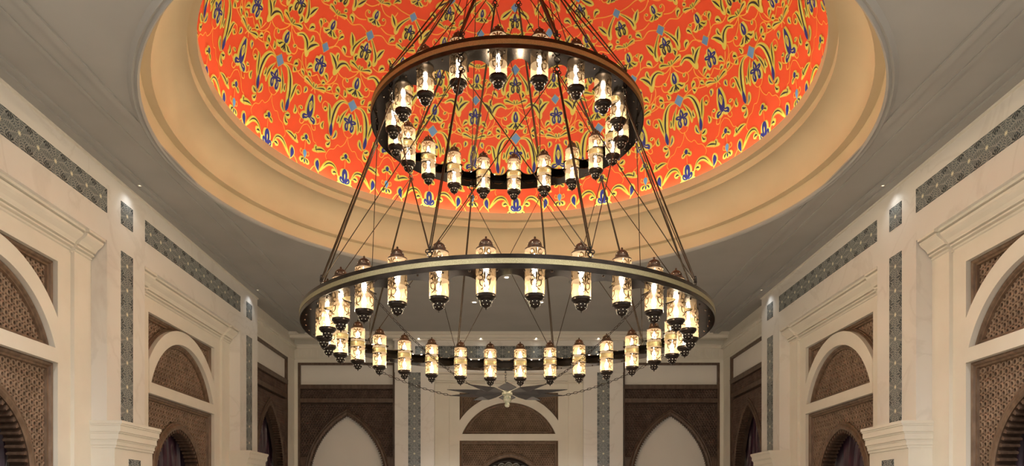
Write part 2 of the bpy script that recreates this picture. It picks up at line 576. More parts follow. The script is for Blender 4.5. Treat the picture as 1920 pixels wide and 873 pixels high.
def m_fleur(a, t, s):
    mb = MB()
    q = lambda P: shift(P, a, t, s)
    for sg in (-1, 1):
        bpetal(mb, q([(0, -1.6), (sg * 0.9, -1.0), (sg * 1.0, -0.1)]), 0.045 * s)
        leaf(mb, q([(sg * 0.7, -2.2), (sg * 1.5, -2.2), (sg * 2.1, -1.6)]), 0.035 * s)
    bpetal(mb, q([(0, -1.4), (0, 0.2), (0, 1.9)]), 0.075 * s)
    return mb
def m_trefoil(a, t, s):
    mb = MB()
    q = lambda P: shift(P, a, t, s)
    for sg in (-1, 1):
        leaf(mb, q([(0, -0.2), (sg * 0.7, -0.3), (sg * 1.3, -0.9)]), 0.026 * s)
    leaf(mb, q([(0, -0.5), (0, 0.2), (0, 1.1)]), 0.040 * s, inner=2, frac=0.6)
    line(mb, q([(0, -2.6), (0, -0.5)]), 0.006)
    return mb
def m_drop(a, t, s):
    mb = MB()
    q = lambda P: shift(P, a, t, s)
    for sg in (-1, 1):
        leaf(mb, q([(0, -0.9), (sg * 0.8, -1.3), (sg * 0.9, -2.1)]), 0.035 * s)
        line(mb, q([(sg * 0.3, -0.2), (sg * 1.3, 0.2), (sg * 1.2, 1.0), (sg * 0.8, 0.8)]))
    ds(mb, q([(0, -0.9), (0, 0.2), (0, 1.2)]), 0.048 * s, 'leaf', 0, 0.015)
    ds(mb, q([(0, -0.9), (0, 0.2), (0, 1.2)]), 0.042 * s, 'leaf', 3)
    leaf(mb, q([(0, -2.2), (0, -1.5), (0, -0.8)]), 0.035 * s, inner=2)
    return mb

HALF = 11.65
motifs = []      # (name, mesh)
def put(name, mb): motifs.append((name, mb.mesh(name, MATS)))
# column A (through the light blue diamonds) and column B (half way between)
put('fleur_de_lis', m_fleur(0, 4.0, 1.0))
put('trefoil', m_trefoil(0, 8.6, 1.0))
put('lily', m_lily(0, 16.6, 1.0))
put('diamond', m_diamond(0, 20.4, 0.98))
put('bud', m_bud(0, 24.6, 0.98))
put('crossing_leaves', m_node(0, 28.2, 0.95))
put('lily', m_lily(0, 32.6, 0.9, green=True))
put('diamond', m_diamond(0, 35.9, 0.85))
put('bud', m_bud(0, 39.8, 0.72))
put('crossing_leaves', m_node(0, 42.9, 0.75))
put('lily', m_lily(0, 46.3, 0.75, green=True))
put('diamond', m_diamond(0, 49.0, 0.7))
put('bud', m_bud(0, 53.0, 0.6))
put('lily', m_lily(0, 59.0, 0.6, green=True))
put('drop_flower', m_drop(HALF, 5.2, 0.95))
put('trefoil', m_trefoil(HALF, 8.9, 1.0))
put('palmette', m_palmette(HALF, 15.9, 1.02))
put('crossing_leaves', m_node(HALF, 19.9, 1.0))
put('lily', m_lily(HALF, 25.2, 0.95))
put('diamond', m_diamond(HALF, 28.8, 0.8))
put('bud', m_bud(HALF, 33.0, 0.8))
put('crossing_leaves', m_node(HALF, 35.9, 0.8))
put('lily', m_lily(HALF, 40.0, 0.8, green=True))
put('diamond', m_diamond(HALF, 43.2, 0.75))
put('bud', m_bud(HALF, 47.0, 0.65))
put('crossing_leaves', m_node(HALF, 50.4, 0.65))
# leaves and tendrils between the columns, mirrored
def side(name, build):
    for sg in (1, -1):
        mb = MB()
        build(mb, sg)
        put(name, mb)
def mir(P, sg): return [(sg * x, y) for x, y in P]
def b1(mb, sg):      # forked leaf beside the lily
    leaf(mb, mir([(1.0, 20.3), (2.8, 20.4), (4.2, 19.0), (4.9, 16.6), (5.0, 14.0), (4.7, 11.6)], sg), 0.040, tip=0.70)
    leaf(mb, mir([(7.0, 18.6), (6.3, 18.0), (5.8, 16.0), (5.2, 13.6)], sg), 0.028)
    leaf(mb, mir([(4.7, 11.2), (5.5, 11.3), (6.2, 11.9)], sg), 0.036)
    leaf(mb, mir([(4.7, 11.0), (5.2, 9.9), (6.0, 9.8)], sg), 0.032)
side('forked_leaf', b1)
def b2(mb, sg):      # leaf spray and curl near the palmette
    leaf(mb, mir([(0.9, 19.4), (1.9, 18.0), (2.6, 16.2), (2.5, 14.6)], sg), 0.024)
    leaf(mb, mir([(4.4, 11.4), (3.6, 12.4), (3.4, 13.8)], sg), 0.026, inner=2)
    line(mb, mir([(7.0, 18.6), (7.8, 18.6), (8.3, 17.8), (8.0, 17.0), (7.4, 17.2)], sg))
    leaf(mb, mir([(7.9, 17.1), (7.4, 17.1), (7.2, 17.7)], sg), 0.028)
    leaf(mb, mir([(3.4, 17.2), (3.2, 16.2), (3.6, 15.4)], sg), 0.024)
    leaf(mb, mir([(7.2, 14.4), (7.6, 13.4), (7.2, 12.6)], sg), 0.026)
    leaf(mb, mir([(8.0, 20.9), (7.4, 21.6), (6.8, 21.6)], sg), 0.028)
side('leaf_spray', b2)
def b3(mb, sg):      # pairs of small leaves around the crossing
    leaf(mb, mir([(4.3, 21.6), (4.9, 22.2), (5.6, 22.3)], sg), 0.038)
    leaf(mb, mir([(4.3, 21.4), (4.9, 20.9), (5.3, 20.6)], sg), 0.034)
    line(mb, mir([(0.9, 20.5), (4.3, 21.5), (6.5, 20.8), (9.0, 20.4), (11.6, 19.9)], sg))
    leaf(mb, mir([(9.0, 17.8), (9.4, 18.6), (9.2, 19.3)], sg), 0.030, inner=2)
side('small_leaves', b3)
def b4(mb, sg):      # Y-shaped leaf of the middle zone
    line(mb, mir([(0.2, 28.0), (2.0, 27.3), (3.6, 27.7)], sg))
    leaf(mb, mir([(2.6, 27.3), (4.4, 28.1), (6.2, 27.2), (7.2, 24.6)], sg), 0.060, 'club')
    leaf(mb, mir([(9.9, 28.4), (8.6, 28.0), (7.2, 26.8), (6.8, 25.2)], sg), 0.042)
    line(mb, mir([(7.2, 24.4), (8.2, 22.6), (9.9, 21.6), (11.6, 20.2)], sg))
    leaf(mb, mir([(8.3, 22.7), (9.0, 23.6), (9.8, 23.7)], sg), 0.030)
side('y_leaf', b4)
def b5(mb, sg):      # upper zone
    leaf(mb, mir([(0.6, 35.6), (2.4, 33.8), (3.6, 32.0), (3.4, 30.2)], sg), 0.046, 'club')
    leaf(mb, mir([(5.6, 34.6), (4.6, 33.4), (3.7, 31.6)], sg), 0.036)
    line(mb, mir([(0.7, 36.1), (3.6, 36.9), (6.2, 36.0), (8.8, 36.4), (11.6, 35.9)], sg))
    line(mb, mir([(3.4, 30.0), (5.4, 29.6), (8.2, 30.4), (11.0, 28.9)], sg))
    leaf(mb, mir([(5.4, 29.7), (6.0, 30.6), (7.0, 30.8)], sg), 0.034)
    leaf(mb, mir([(6.2, 36.2), (6.9, 37.2), (7.9, 37.2)], sg), 0.032)
side('forked_leaf', b5)
def b6(mb, sg):
    leaf(mb, mir([(11.0, 43.0), (9.0, 41.6), (7.6, 40.0), (7.6, 38.4)], sg), 0.044, 'club')
    leaf(mb, mir([(4.6, 42.0), (5.8, 41.0), (7.2, 39.6)], sg), 0.034)
    line(mb, mir([(7.6, 38.2), (5.0, 37.8), (2.6, 38.4)], sg))
    line(mb, mir([(0.2, 43.0), (4.0, 43.8), (7.6, 43.4), (11.4, 43.2)], sg))
    leaf(mb, mir([(4.0, 44.0), (5.0, 45.0), (6.4, 44.9)], sg), 0.030)
    leaf(mb, mir([(0.6, 48.8), (3.0, 47.6), (5.0, 46.6)], sg), 0.034)
    leaf(mb, mir([(11.0, 50.2), (8.6, 49.0), (7.4, 47.2)], sg), 0.038, 'club')
    line(mb, mir([(7.4, 47.0), (6.0, 50.4), (2.4, 51.6)], sg))
side('y_leaf', b6)
def b7(mb, sg):      # border: scalloped lines and arcs above the rim
    line(mb, mir([(0, 13.4), (0.5, 11.8), (1.6, 10.6), (2.5, 10.7), (3.4, 9.5), (4.6, 9.0), (5.6, 7.4), (5.2, 6.4)], sg), 0.006)
    line(mb, mir([(11.6, 12.0), (10.4, 11.2), (9.4, 9.2), (8.6, 8.8), (8.6, 7.4), (7.7, 7.0)], sg), 0.006)
    leaf(mb, mir([(1.6, 3.2), (3.0, 5.6), (5.0, 5.6), (7.2, 3.0)], sg), 0.026)
    leaf(mb, mir([(7.4, 2.6), (7.9, 4.2), (7.7, 5.8)], sg), 0.040, inner=2, frac=0.7)
    leaf(mb, mir([(2.2, 4.0), (2.9, 4.3), (3.6, 3.8)], sg), 0.036)
    leaf(mb, mir([(5.6, 8.0), (7.2, 8.0), (9.6, 7.0)], sg), 0.030)
    line(mb, mir([(7.2, 2.2), (8.4, 3.8), (9.6, 2.6), (10.0, 1.6)], sg))
    leaf(mb, mir([(8.1, 7.0), (8.6, 7.8), (8.4, 8.6)], sg), 0.024)
side('border_leaves', b7)
def b8(mb, sg):      # long thin tendrils linking the columns
    line(mb, mir([(0.0, 28.2), (1.2, 26.6), (3.4, 25.2), (5.8, 25.6), (6.6, 27.4)], sg))
    line(mb, mir([(11.6, 22.9), (10.0, 21.9), (7.6, 22.4), (6.2, 23.8), (6.0, 25.2)], sg))
    line(mb, mir([(11.6, 28.8), (9.6, 29.6), (8.6, 31.6), (9.4, 33.4), (10.4, 33.2), (10.2, 32.2)], sg))
    line(mb, mir([(0.0, 20.4), (1.6, 18.6), (1.9, 15.6), (0.9, 13.6), (0.0, 13.2)], sg), 0.006)
    line(mb, mir([(5.0, 20.4), (6.6, 21.6), (6.4, 23.0), (5.2, 23.3), (4.9, 22.6)], sg))
    line(mb, mir([(0.0, 42.9), (2.4, 41.4), (5.4, 41.4), (6.4, 42.8)], sg))
    leaf(mb, mir([(1.9, 29.4), (2.3, 30.3), (1.7, 31.2)], sg), 0.028)
    leaf(mb, mir([(8.6, 31.6), (8.0, 32.6), (7.2, 32.8)], sg), 0.030)
    leaf(mb, mir([(6.6, 27.4), (7.4, 28.4), (7.2, 29.4)], sg), 0.026)
    leaf(mb, mir([(3.2, 22.9), (2.6, 22.1), (2.9, 21.5)], sg), 0.026)
side('tendril', b8)
angles = [1.6 + 23.3 * i for i in range(-4, 5)]
gap = 360 - 23.3 * 8
angles += [angles[8] + gap * (i + 1) / 7 for i in range(6)]
for a in angles:
    for name, me in motifs:
        obj(name, me, dome, mat=Matrix.Rotation(-rad(a), 4, 'Z'))

# ------------------------------------------------------------------ side and back walls
TILE = 0.362
tile_me = MB().box(-TILE / 2 + 0.002, TILE / 2 - 0.002, -0.008, 0.03, -TILE / 2 + 0.002, TILE / 2 - 0.002).mesh('mosaic_tile', 'mosaic')

class Frame:
    """wall frame: u to the right seen from the room, y into the wall"""
    def __init__(s, loc, rz): s.loc, s.rz = loc, rz
    def mat(s, u=0, y=0, z=0):
        return Matrix.Translation(s.loc) @ Matrix.Rotation(s.rz, 4, 'Z') @ Matrix.Translation((u, y, z))

def tiles(fr, parent, u0, u1, z0, z1, y=0.0, base=None):
    """mosaic strip of square tiles; partial fit is spread evenly"""
    nu, nz = max(1, round((u1 - u0) / TILE)), max(1, round((z1 - z0) / TILE))
    su, sz = (u1 - u0) / nu / TILE, (z1 - z0) / nz / TILE
    for i in range(nu):
        for j in range(nz):
            m = fr.mat(u0 + (i + 0.5) * (u1 - u0) / nu, y, z0 + (j + 0.5) * (z1 - z0) / nz) @ Matrix.Diagonal((su, 1, sz, 1))
            obj('mosaic_tile', tile_me, parent, mat=m)

# meshes of one arched bay, local to its centre on the main wall plane (y = 0)
HW, HO = 2.17, 1.45
ZS, ZO = 5.69, 5.14
mb = MB()
for s in (-1, 1):
    a, b = sorted((s * (HW + 0.03), s * 1.75)); mb.box(a, b, 0.235, 0.75, 0, ZS)
    a, b = sorted((s * 1.75, s * HO)); mb.box(a, b, 0.29, 0.60, 0, ZS)
mb.box(-HO, HO, 0.29, 0.60, ZO, ZS)
bay_me = mb.mesh('bay_surround', 'plaster')
prof = [(5.69, 0.02), (5.652, 0.02), (5.648, 0.085), (5.638, 0.085), (5.632, 0.045), (5.60, 0.055), (5.57, 0.085), (5.53, 0.135), (5.49, 0.165), (5.478, 0.165), (5.472, 0.215), (5.462, 0.215), (5.456, 0.185), (5.435, 0.19), (5.425, 0.235), (5.412, 0.245), (5.406, 0.215), (5.39, 0.225), (5.375, 0.275), (5.36, 0.275)]
mb = MB()
def crown(mb, u0, u1, dy, back):
    p = [(z, y + dy) for z, y in prof]
    n = len(p)
    vs = [(u, y, z) for u in (u0, u1) for z, y in p] + [(u, back, z) for u in (u0, u1) for z in (p[0][0], p[-1][0])]
    fs = [(i, i + 1, n + i + 1, n + i) for i in range(n - 1)]
    fs += [tuple(range(n)) + (2 * n + 1, 2 * n), tuple(range(n, 2 * n))[::-1] + (2 * n + 2, 2 * n + 3)]
    mb.add(vs, fs)
crown(mb, -1.72, 1.72, 0.04, 0.40)
crown(mb, -HW + 0.02, -1.72, -0.015, 0.40)
crown(mb, 1.72, HW - 0.02, -0.015, 0.40)
cornice_me = mb.mesh('cornice', 'plaster')
ZT0, ZT1 = 3.73, 3.925
transom_me = MB().box(-HO, HO, 0.275, 0.55, ZT0, ZT1).mesh('transom', 'plaster')
RO, RI, ZA = 1.73, 1.48, 3.37
def arc(R, umax, n=48):
    a = math.asin(min(umax / R, 1))
    return [(R * sin(a - 2 * a * i / n), ZA + R * cos(a - 2 * a * i / n)) for i in range(n + 1)]
uo = math.sqrt(RI ** 2 - (ZT1 - ZA) ** 2)
ao, ai = [(HO, ZT1)] + arc(RO, HO) + [(-HO, ZT1)], [(uo, ZT1)] + arc(RI, uo) + [(-uo, ZT1)]
n = len(ao)
mb = MB()
vs = [(u, y, z) for P, y in ((ao, 0.275), (ai, 0.275), (ao, 0.55), (ai, 0.55)) for u, z in P]
fs = []
for i in range(n - 1):
    fs += [(i, i + 1, n + i + 1, n + i), (n + i, n + i + 1, 3 * n + i + 1, 3 * n + i), (i, 2 * n + i, 2 * n + i + 1, i + 1)]
arch_me = mb.add(vs, fs).mesh('arch_band', 'plaster')

YL = 0.43       # lattice plane
FR = [(0.0, 0.47), (0.0, 0.36), (0.022, 0.345), (0.045, 0.36), (0.06, 0.385), (0.085, 0.385), (0.10, 0.44)]
# spandrel (right one; the left is its mirror)
sp_poly = [(0.06, ZA + math.sqrt(RO ** 2 - 0.0036))]
zt = ZA + RO
aq = [(u, z) for u, z in arc(RO, HO, 60) if u >= 0.0]
def spandrel(sg):
    pts = [(sg * u, z) for u, z in aq if z < ZO - 0.02]
    inside = lambda x, z: 0 < sg * x < HO and z < ZO and (x * x + (z - ZA) ** 2) > (RO + 0.02) ** 2
    xa, xb = sorted((0.0, sg * HO))
    la = [lattice(inside, xa, xb, 4.3, ZO, pt).mesh('lattice', 'latt') for pt in (0.106, 0.072)]
    fm = MB()
    path = [(sg * HO, pts[0][1])] + [(sg * HO, ZO), (sg * 0.05, ZO)]
    F2 = FR if sg > 0 else [(-a, b) for a, b in FR]
    sweep(fm, path, F2)
    arcp = [(u, z) for u, z in pts][::-1]
    F3 = [(a * 0.55, b) for a, b in F2]
    sweep(fm, arcp, F3 if sg > 0 else F3)
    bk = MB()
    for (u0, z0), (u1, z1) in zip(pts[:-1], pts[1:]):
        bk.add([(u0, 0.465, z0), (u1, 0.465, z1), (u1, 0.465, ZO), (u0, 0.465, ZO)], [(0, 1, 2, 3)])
    return la, fm.mesh('frame', 'wood'), bk.mesh('backing', 'back')
SP = {1: spandrel(1), -1: spandrel(-1)}
lun_in = lambda x, z: z > ZT1 + 0.03 and x * x + (z - ZA) ** 2 < (RI - 0.03) ** 2
lun_la = [lattice(lun_in, -1.378, 1.4, ZT1, ZA + RI, pt).mesh('lattice', 'latt') for pt in (0.106, 0.072)]
lun_path = [(-uo, ZT1), (uo, ZT1)] + arc(RI, uo)[1:-1]
lun_fr = sweep(MB(), lun_path, [(a * 0.85, b) for a, b in FR], closed=True).mesh('frame', 'wood')
P = arc(RI, uo, 40)
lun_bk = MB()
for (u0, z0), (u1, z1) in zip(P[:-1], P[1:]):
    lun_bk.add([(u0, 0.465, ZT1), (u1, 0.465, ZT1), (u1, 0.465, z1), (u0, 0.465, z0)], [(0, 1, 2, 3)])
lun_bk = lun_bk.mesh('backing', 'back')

def arch_screen(b, zs, za, hw, ztop, zbot, pitch, solid_below=None, lm='latt', wm='wood'):
    """lattice, backing, moulding, lining and rib transforms of a panel with a pointed opening"""
    half = pointed(b, zs, za, 26, zbot)
    hm = pointed(b, zs, za, 40, zs - 1.2)
    lo = solid_below if solid_below else max(zbot, 1.3)
    inside = lambda x, z: abs(x) < hw - 0.03 and z < ztop - 0.03 and (z > za + 0.12 or abs(x) > arch_u(b + 0.12, zs, za + 0.15, z))
    la = lattice(inside, -hw, hw, lo, ztop, pitch).mesh('lattice', lm)
    bk = MB()
    zz = [zbot + (zs - zbot) * i / 3 for i in range(3)] + [zs + (za - zs) * i / 24 for i in range(25)]
    for z0, z1 in zip(zz[:-1], zz[1:]):
        u0, u1 = arch_u(b, zs, za, z0), arch_u(b, zs, za, z1)
        for s in (-1, 1):
            q = [(s * u0, 0.465, z0), (s * hw, 0.465, z0), (s * hw, 0.465, z1), (s * u1, 0.465, z1)]
            bk.add(q, [(0, 1, 2, 3)])
    bk.box(-hw, hw, 0.465, 0.475, za, ztop)
    ap = arch_path(half)
    mo = MB()
    # the path runs right -> apex -> left, so the left normal points into the opening; offsets are negative
    sweep(mo, ap, [(-0.145, 0.46), (-0.145, 0.40), (-0.125, 0.385), (-0.10, 0.395), (-0.085, 0.37), (-0.05, 0.36), (-0.02, 0.37), (0.0, 0.385), (0.0, 0.46)])
    li = sweep(MB(), ap, [(0.0, 0.385), (0.0, 0.66)])
    return la, bk.mesh('backing', 'back'), mo.mesh('arch_moulding', wm), li.mesh('arch_lining', 'back'), half

def rib_mats(half, pitch, proud, zmin):
    out = []
    full = arch_path(half)
    acc = 0.0
    for (x0, z0), (x1, z1) in zip(full[:-1], full[1:]):
        l = math.hypot(x1 - x0, z1 - z0)
        t = acc
        while t < l:
            x, z = x0 + (x1 - x0) * t / l, z0 + (z1 - z0) * t / l
            if z > zmin:
                ang = math.atan2(z1 - z0, x1 - x0)
                out.append(Matrix.Translation((x, 0, z)) @ Matrix.Rotation(-ang, 4, 'Y'))
            t += pitch
        acc = t - l
    return out

BA, ZSP, ZAP = 1.0, 2.15, 3.25
low_la, low_bk, low_mo, low_li, low_half = arch_screen(BA, ZSP, ZAP, HO, ZT0, 0.0, 0.106)
low_la = [low_la, arch_screen(BA, ZSP, ZAP, HO, ZT0, 0.0, 0.072)[0]]
low_fr = sweep(MB(), [(HO, 0), (HO, ZT0), (-HO, ZT0), (-HO, 0)], [(a, b) for a, b in FR]).mesh('frame', 'wood')
rib_me = MB().add([(-0.03, 0.40, 0.0), (0.03, 0.40, 0.0), (0.012, 0.40, 0.062), (-0.012, 0.40, 0.062), (-0.03, 0.64, 0.0), (0.03, 0.64, 0.0), (0.012, 0.64, 0.062), (-0.012, 0.64, 0.062)],
                  [(0, 1, 2, 3), (4, 7, 6, 5), (1, 5, 6, 2), (0, 3, 7, 4), (2, 6, 7, 3)]).mesh('rib', 'wood_d')
low_ribs = rib_mats(low_half, 0.098, 0.06, 1.5)

def curtain_mesh(b, zs, za, lean, seed, y0=0.78):
    """gathered drape: folds fan out from the apex and sweep towards one side"""
    rnd = random.Random(seed)
    ph = [rnd.uniform(0, 6.28) for _ in range(4)]
    mb = MB()
    nu, nz = 72, 26
    vs = []
    for j in range(nz + 1):
        z = za * j / nz
        k = 1 - j / nz
        for i in range(nu + 1):
            t = i / nu * 2 - 1
            w = (b + 0.10)
            u = t * w + lean * 0.18 * sin(PI * k) * (1 - t * t)
            f = t * 10 + lean * 3.2 * k * k
            y = y0 + 0.035 * sin(2.1 * f + ph[0]) + 0.022 * sin(4.7 * f + ph[1]) + 0.012 * sin(9.3 * f + ph[2]) + 0.03 * k * sin(1.1 * f + ph[3])
            vs.append((u, y, z))
    fs = [(j * (nu + 1) + i, j * (nu + 1) + i + 1, (j + 1) * (nu + 1) + i + 1, (j + 1) * (nu + 1) + i) for j in range(nz) for i in range(nu)]
    off = len(vs)
    vs2 = [(x, y + 0.006, z) for x, y, z in vs]
    fs2 = [tuple(i + off for i in q[::-1]) for q in fs]
    return mb.add(vs + vs2, fs + fs2).mesh('curtain', 'purple', True)

def bay(fr, wall, inv, where, curtain_seed=None, lean=1):
    rel = inv @ fr.mat()
    fine = 0 if curtain_seed else 1
    obj('bay_surround', bay_me, wall, mat=rel)
    obj('cornice', cornice_me, wall, mat=rel)
    obj('transom', transom_me, wall, mat=rel)
    obj('arch_band', arch_me, wall, mat=rel)
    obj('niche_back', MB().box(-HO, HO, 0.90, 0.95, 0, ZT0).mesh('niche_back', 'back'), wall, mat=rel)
    base = fr.mat()
    def thing(name, label, cat, group):
        e = bpy.data.objects.new(name, None)
        COL.objects.link(e)
        e.matrix_local = base
        tag(e, label, cat, group)
        return e
    for s in (-1, 1):
        la, fm, bk = SP[s]
        e = thing('spandrel_screen', 'brown lattice spandrel over cream arch, %s, its %s corner' % (where, 'left' if s < 0 else 'right'), 'screen', 'lattice spandrels above the arches')
        o = obj('lattice', la[fine], e); o['kind'] = 'stuff'
        obj('frame', fm, e); obj('backing', bk, e)
    e = thing('lunette_screen', 'half-round brown lattice lunette under the cream arch, %s' % where, 'screen', 'half-round lattice lunettes')
    o = obj('lattice', lun_la[fine], e); o['kind'] = 'stuff'
    obj('frame', lun_fr, e); obj('backing', lun_bk, e)
    e = thing('arched_screen', 'brown lattice screen with pointed opening, %s' % where, 'screen', 'arched lattice screens')
    o = obj('lattice', low_la[fine], e); o['kind'] = 'stuff'
    obj('frame', low_fr, e); obj('backing', low_bk, e); obj('arch_moulding', low_mo, e); obj('arch_lining', low_li, e)
    if curtain_seed:
        for m in low_ribs:
            obj('rib', rib_me, e, mat=m)
        c = obj('curtain', curtain_mesh(BA, ZSP, ZAP + 0.04, lean, curtain_seed), mat=base)
        tag(c, 'deep purple drape in arched opening, %s' % where, 'curtain', 'purple drapes in the arches')

# corner panels (plain white panel over dark lattice with a tall pointed arch)
CB, CZS, CZA, CHW = 1.12, 2.60, 4.50, 1.43
cor_la, cor_bk, cor_mo, cor_li, cor_half = arch_screen(CB, CZS, CZA, CHW, 4.86, 0.0, 0.080, 3.25, 'latt_d', 'wood_d')
mb = MB()
mb.box(-CHW, CHW, 0.36, 0.47, 5.955, 6.02)
mb.box(-CHW, CHW, 0.35, 0.47, 5.25, 5.37)
mb.box(-CHW, CHW, 0.345, 0.47, 5.345, 5.375)
mb.box(-CHW, CHW, 0.36, 0.47, 4.85, 4.97)
for s in (-1, 1):
    a, b = sorted((s * CHW, s * (CHW - 0.07))); mb.box(a, b, 0.355, 0.47, 0, 6.02)
    a, b = sorted((s * (CHW - 0.07), s * 1.17)); mb.box(a, b, 0.40, 0.47, 0, 3.2)
    mb.box(a, b, 0.385, 0.47, 3.2, 3.25)
cor_fr = mb.mesh('frame', 'wood_d')
cor_st = lattice(lambda x, z: abs(x) < CHW - 0.08 and 4.99 < z < 5.24, -CHW, CHW, 5.0, 5.24, 0.080).mesh('lattice', 'latt_d')
cor_sb = MB().box(-CHW, CHW, 0.455, 0.475, 4.86, 5.30).mesh('backing', 'back')
cor_wh = MB().box(-CHW + 0.06, CHW - 0.06, 0.43, 0.46, 5.37, 5.96).mesh('white_panel', 'white')
teeth = MB()
for m in rib_mats(cor_half, 0.075, 0.04, 1.5):
    vs = [m @ Vector(p) for p in ((-0.024, 0.385, 0.0), (0.024, 0.385, 0.0), (0.0, 0.385, 0.045), (-0.024, 0.55, 0.0), (0.024, 0.55, 0.0), (0.0, 0.55, 0.045))]
    teeth.add(vs, [(0, 1, 2), (3, 5, 4), (1, 4, 5, 2), (0, 2, 5, 3)])
teeth_me = teeth.mesh('serrated_edge', 'wood_d')

def corner(fr, wall, inv, where, niche, seed=None, lean=1):
    base = fr.mat()
    e = bpy.data.objects.new('panelled_screen', None)
    COL.objects.link(e)
    e.matrix_local = base
    tag(e, 'dark wood lattice panel with tall pointed arch, %s' % where, 'screen', 'tall pointed lattice panels')
    obj('frame', cor_fr, e)
    for me in (cor_la, cor_st):
        o = obj('lattice', me, e); o['kind'] = 'stuff'
    obj('backing', cor_bk, e); obj('backing', cor_sb, e)
    obj('white_panel', cor_wh, e)['label'] = 'plain white panel'
    obj('arch_moulding', cor_mo, e); obj('arch_lining', cor_li, e); obj('serrated_edge', teeth_me, e)['kind'] = 'stuff'
    obj('niche_back', MB().box(-CHW, CHW, niche, niche + 0.05, 0, 4.8).mesh('niche_back', 'white' if not seed else 'back'), wall, mat=inv @ base)
    if seed:
        c = obj('curtain', curtain_mesh(CB, CZS, CZA + 0.04, lean, seed), mat=base)
        tag(c, 'deep purple drape in tall pointed arch, %s' % where, 'curtain', 'purple drapes in the arches')

def capital(fr, parent, uc, hw):
    steps = [(2.975, 3.02, 0.25), (2.95, 2.975, 0.235), (2.86, 2.95, 0.22), (2.835, 2.86, 0.20), (2.745, 2.835, 0.185), (2.72, 2.745, 0.165), (2.66, 2.72, 0.155), (2.62, 2.66, 0.14)]
    mb = MB()
    for z0, z1, p in steps:
        q = (p - 0.10) * 0.35
        mb.box(uc - hw - q, uc + hw + q, -p, 0.30, z0, z1)
    return obj('capital', mb.mesh('capital', 'plaster'), parent, mat=fr.mat())

def pilaster(fr, wall, uc, hw, full=True):
    p = obj('pilaster', MB().box(uc - hw, uc + hw, 0, 0.7, 0, ZS).mesh('pilaster', 'marble'), wall, mat=fr.mat())
    inv = fr.mat().inverted()
    tl = Frame((0, 0, 0), 0)
    tiles(tl, p, uc - 0.181, uc + 0.181, 3.05 if full else 0.25, 5.68)
    if full:
        pr = obj('pier', MB().box(uc - hw - 0.01, uc + hw + 0.01, -0.12, 0.30, 0, 2.62).mesh('pier', 'plaster'), wall, mat=fr.mat())
        capital(fr, wall, uc, hw)
        tiles(Frame((0, 0, 0), 0), pr, uc - 0.181, uc + 0.181, 0.31, 2.48, -0.12)
    return p

ZB0, ZB1 = 6.094, 6.447
P1, P2, PH = 11.57, 17.07, 0.575
for side_name, s in (('left', -1), ('right', 1)):
    fr = Frame((s * 6.0, 0, 0), PI / 2 if s < 0 else -PI / 2)
    U = (lambda y: y) if s < 0 else (lambda y: -y)      # room depth -> local u
    def ub(y0, y1):
        return sorted((U(y0), U(y1)))
    a, b = ub(-3, P2 + PH)
    mbw = MB().box(a, b, 0, 0.75, ZS, ZC)
    a, b = ub(-3, 5.4)
    mbw.box(a, b, 0.0, 0.75, 0, ZS)
    wall = struct(obj('wall_' + side_name, mbw.mesh('wall_' + side_name, 'marble'), mat=fr.mat()), 'cream marble upper %s wall with mosaic bands' % side_name)
    wm = Frame((0, 0, 0), 0)
    # corner stretch behind the second pilaster
    a, b = ub(P2 + PH - 0.02, 21.05 + 0.75)
    c0, c1 = ub(18.17, 21.03)
    mb2 = MB().box(a, b, 0.30, 0.75, 6.02, ZC)
    mb2.box(min(a, c0), max(a, c0), 0.30, 0.75, 0, 6.02)
    mb2.box(min(b, c1), max(b, c1), 0.30, 0.75, 0, 6.02)
    obj('corner_wall', mb2.mesh('corner_wall', 'plaster'), wall)
    for z0, z1, p in ((6.40, 6.44, 0.05), (6.44, 6.50, 0.09), (6.50, 6.54, 0.05), (6.10, 6.125, 0.02)):
        obj('corner_moulding', MB().box(a, b, 0.30 - p, 0.31, z0, z1).mesh('corner_moulding', 'plaster'), wall)
    for yc in (6.07, P1, P2):
        pilaster(wm, wall, U(yc), PH)
    for yc in (P1, P2):       # single square tile in the frieze over each pilaster
        tiles(wm, wall, U(yc) - 0.181, U(yc) + 0.181, ZB0, ZB1)
    for y0, y1 in ((6.3, 10.99), (12.15, 16.50)):
        a, b = ub(y0, y1)
        tiles(wm, wall, a, b, ZB0, ZB1)
    # crown bead under the ceiling
    a, b = ub(-3, P2 + PH)
    obj('crown_bead', MB().box(a, b, -0.03, 0.0, 6.70, 6.745).mesh('crown_bead', 'plaster'), wall)
    inv = fr.mat().inverted()
    for k, yc in enumerate((8.82, 14.32)):
        bay(Frame(fr.mat(U(yc)).to_translation(), fr.rz), wall, inv, '%s wall, %s bay' % (side_name, 'nearer' if k == 0 else 'farther'), curtain_seed=11 + k + (5 if s > 0 else 0), lean=1 if s < 0 else -1)
    corner(Frame(fr.mat(U(19.60), -0.085).to_translation(), fr.rz), wall, inv, '%s wall beside the corner' % side_name, 0.90, seed=31 + s, lean=1 if s < 0 else -1)

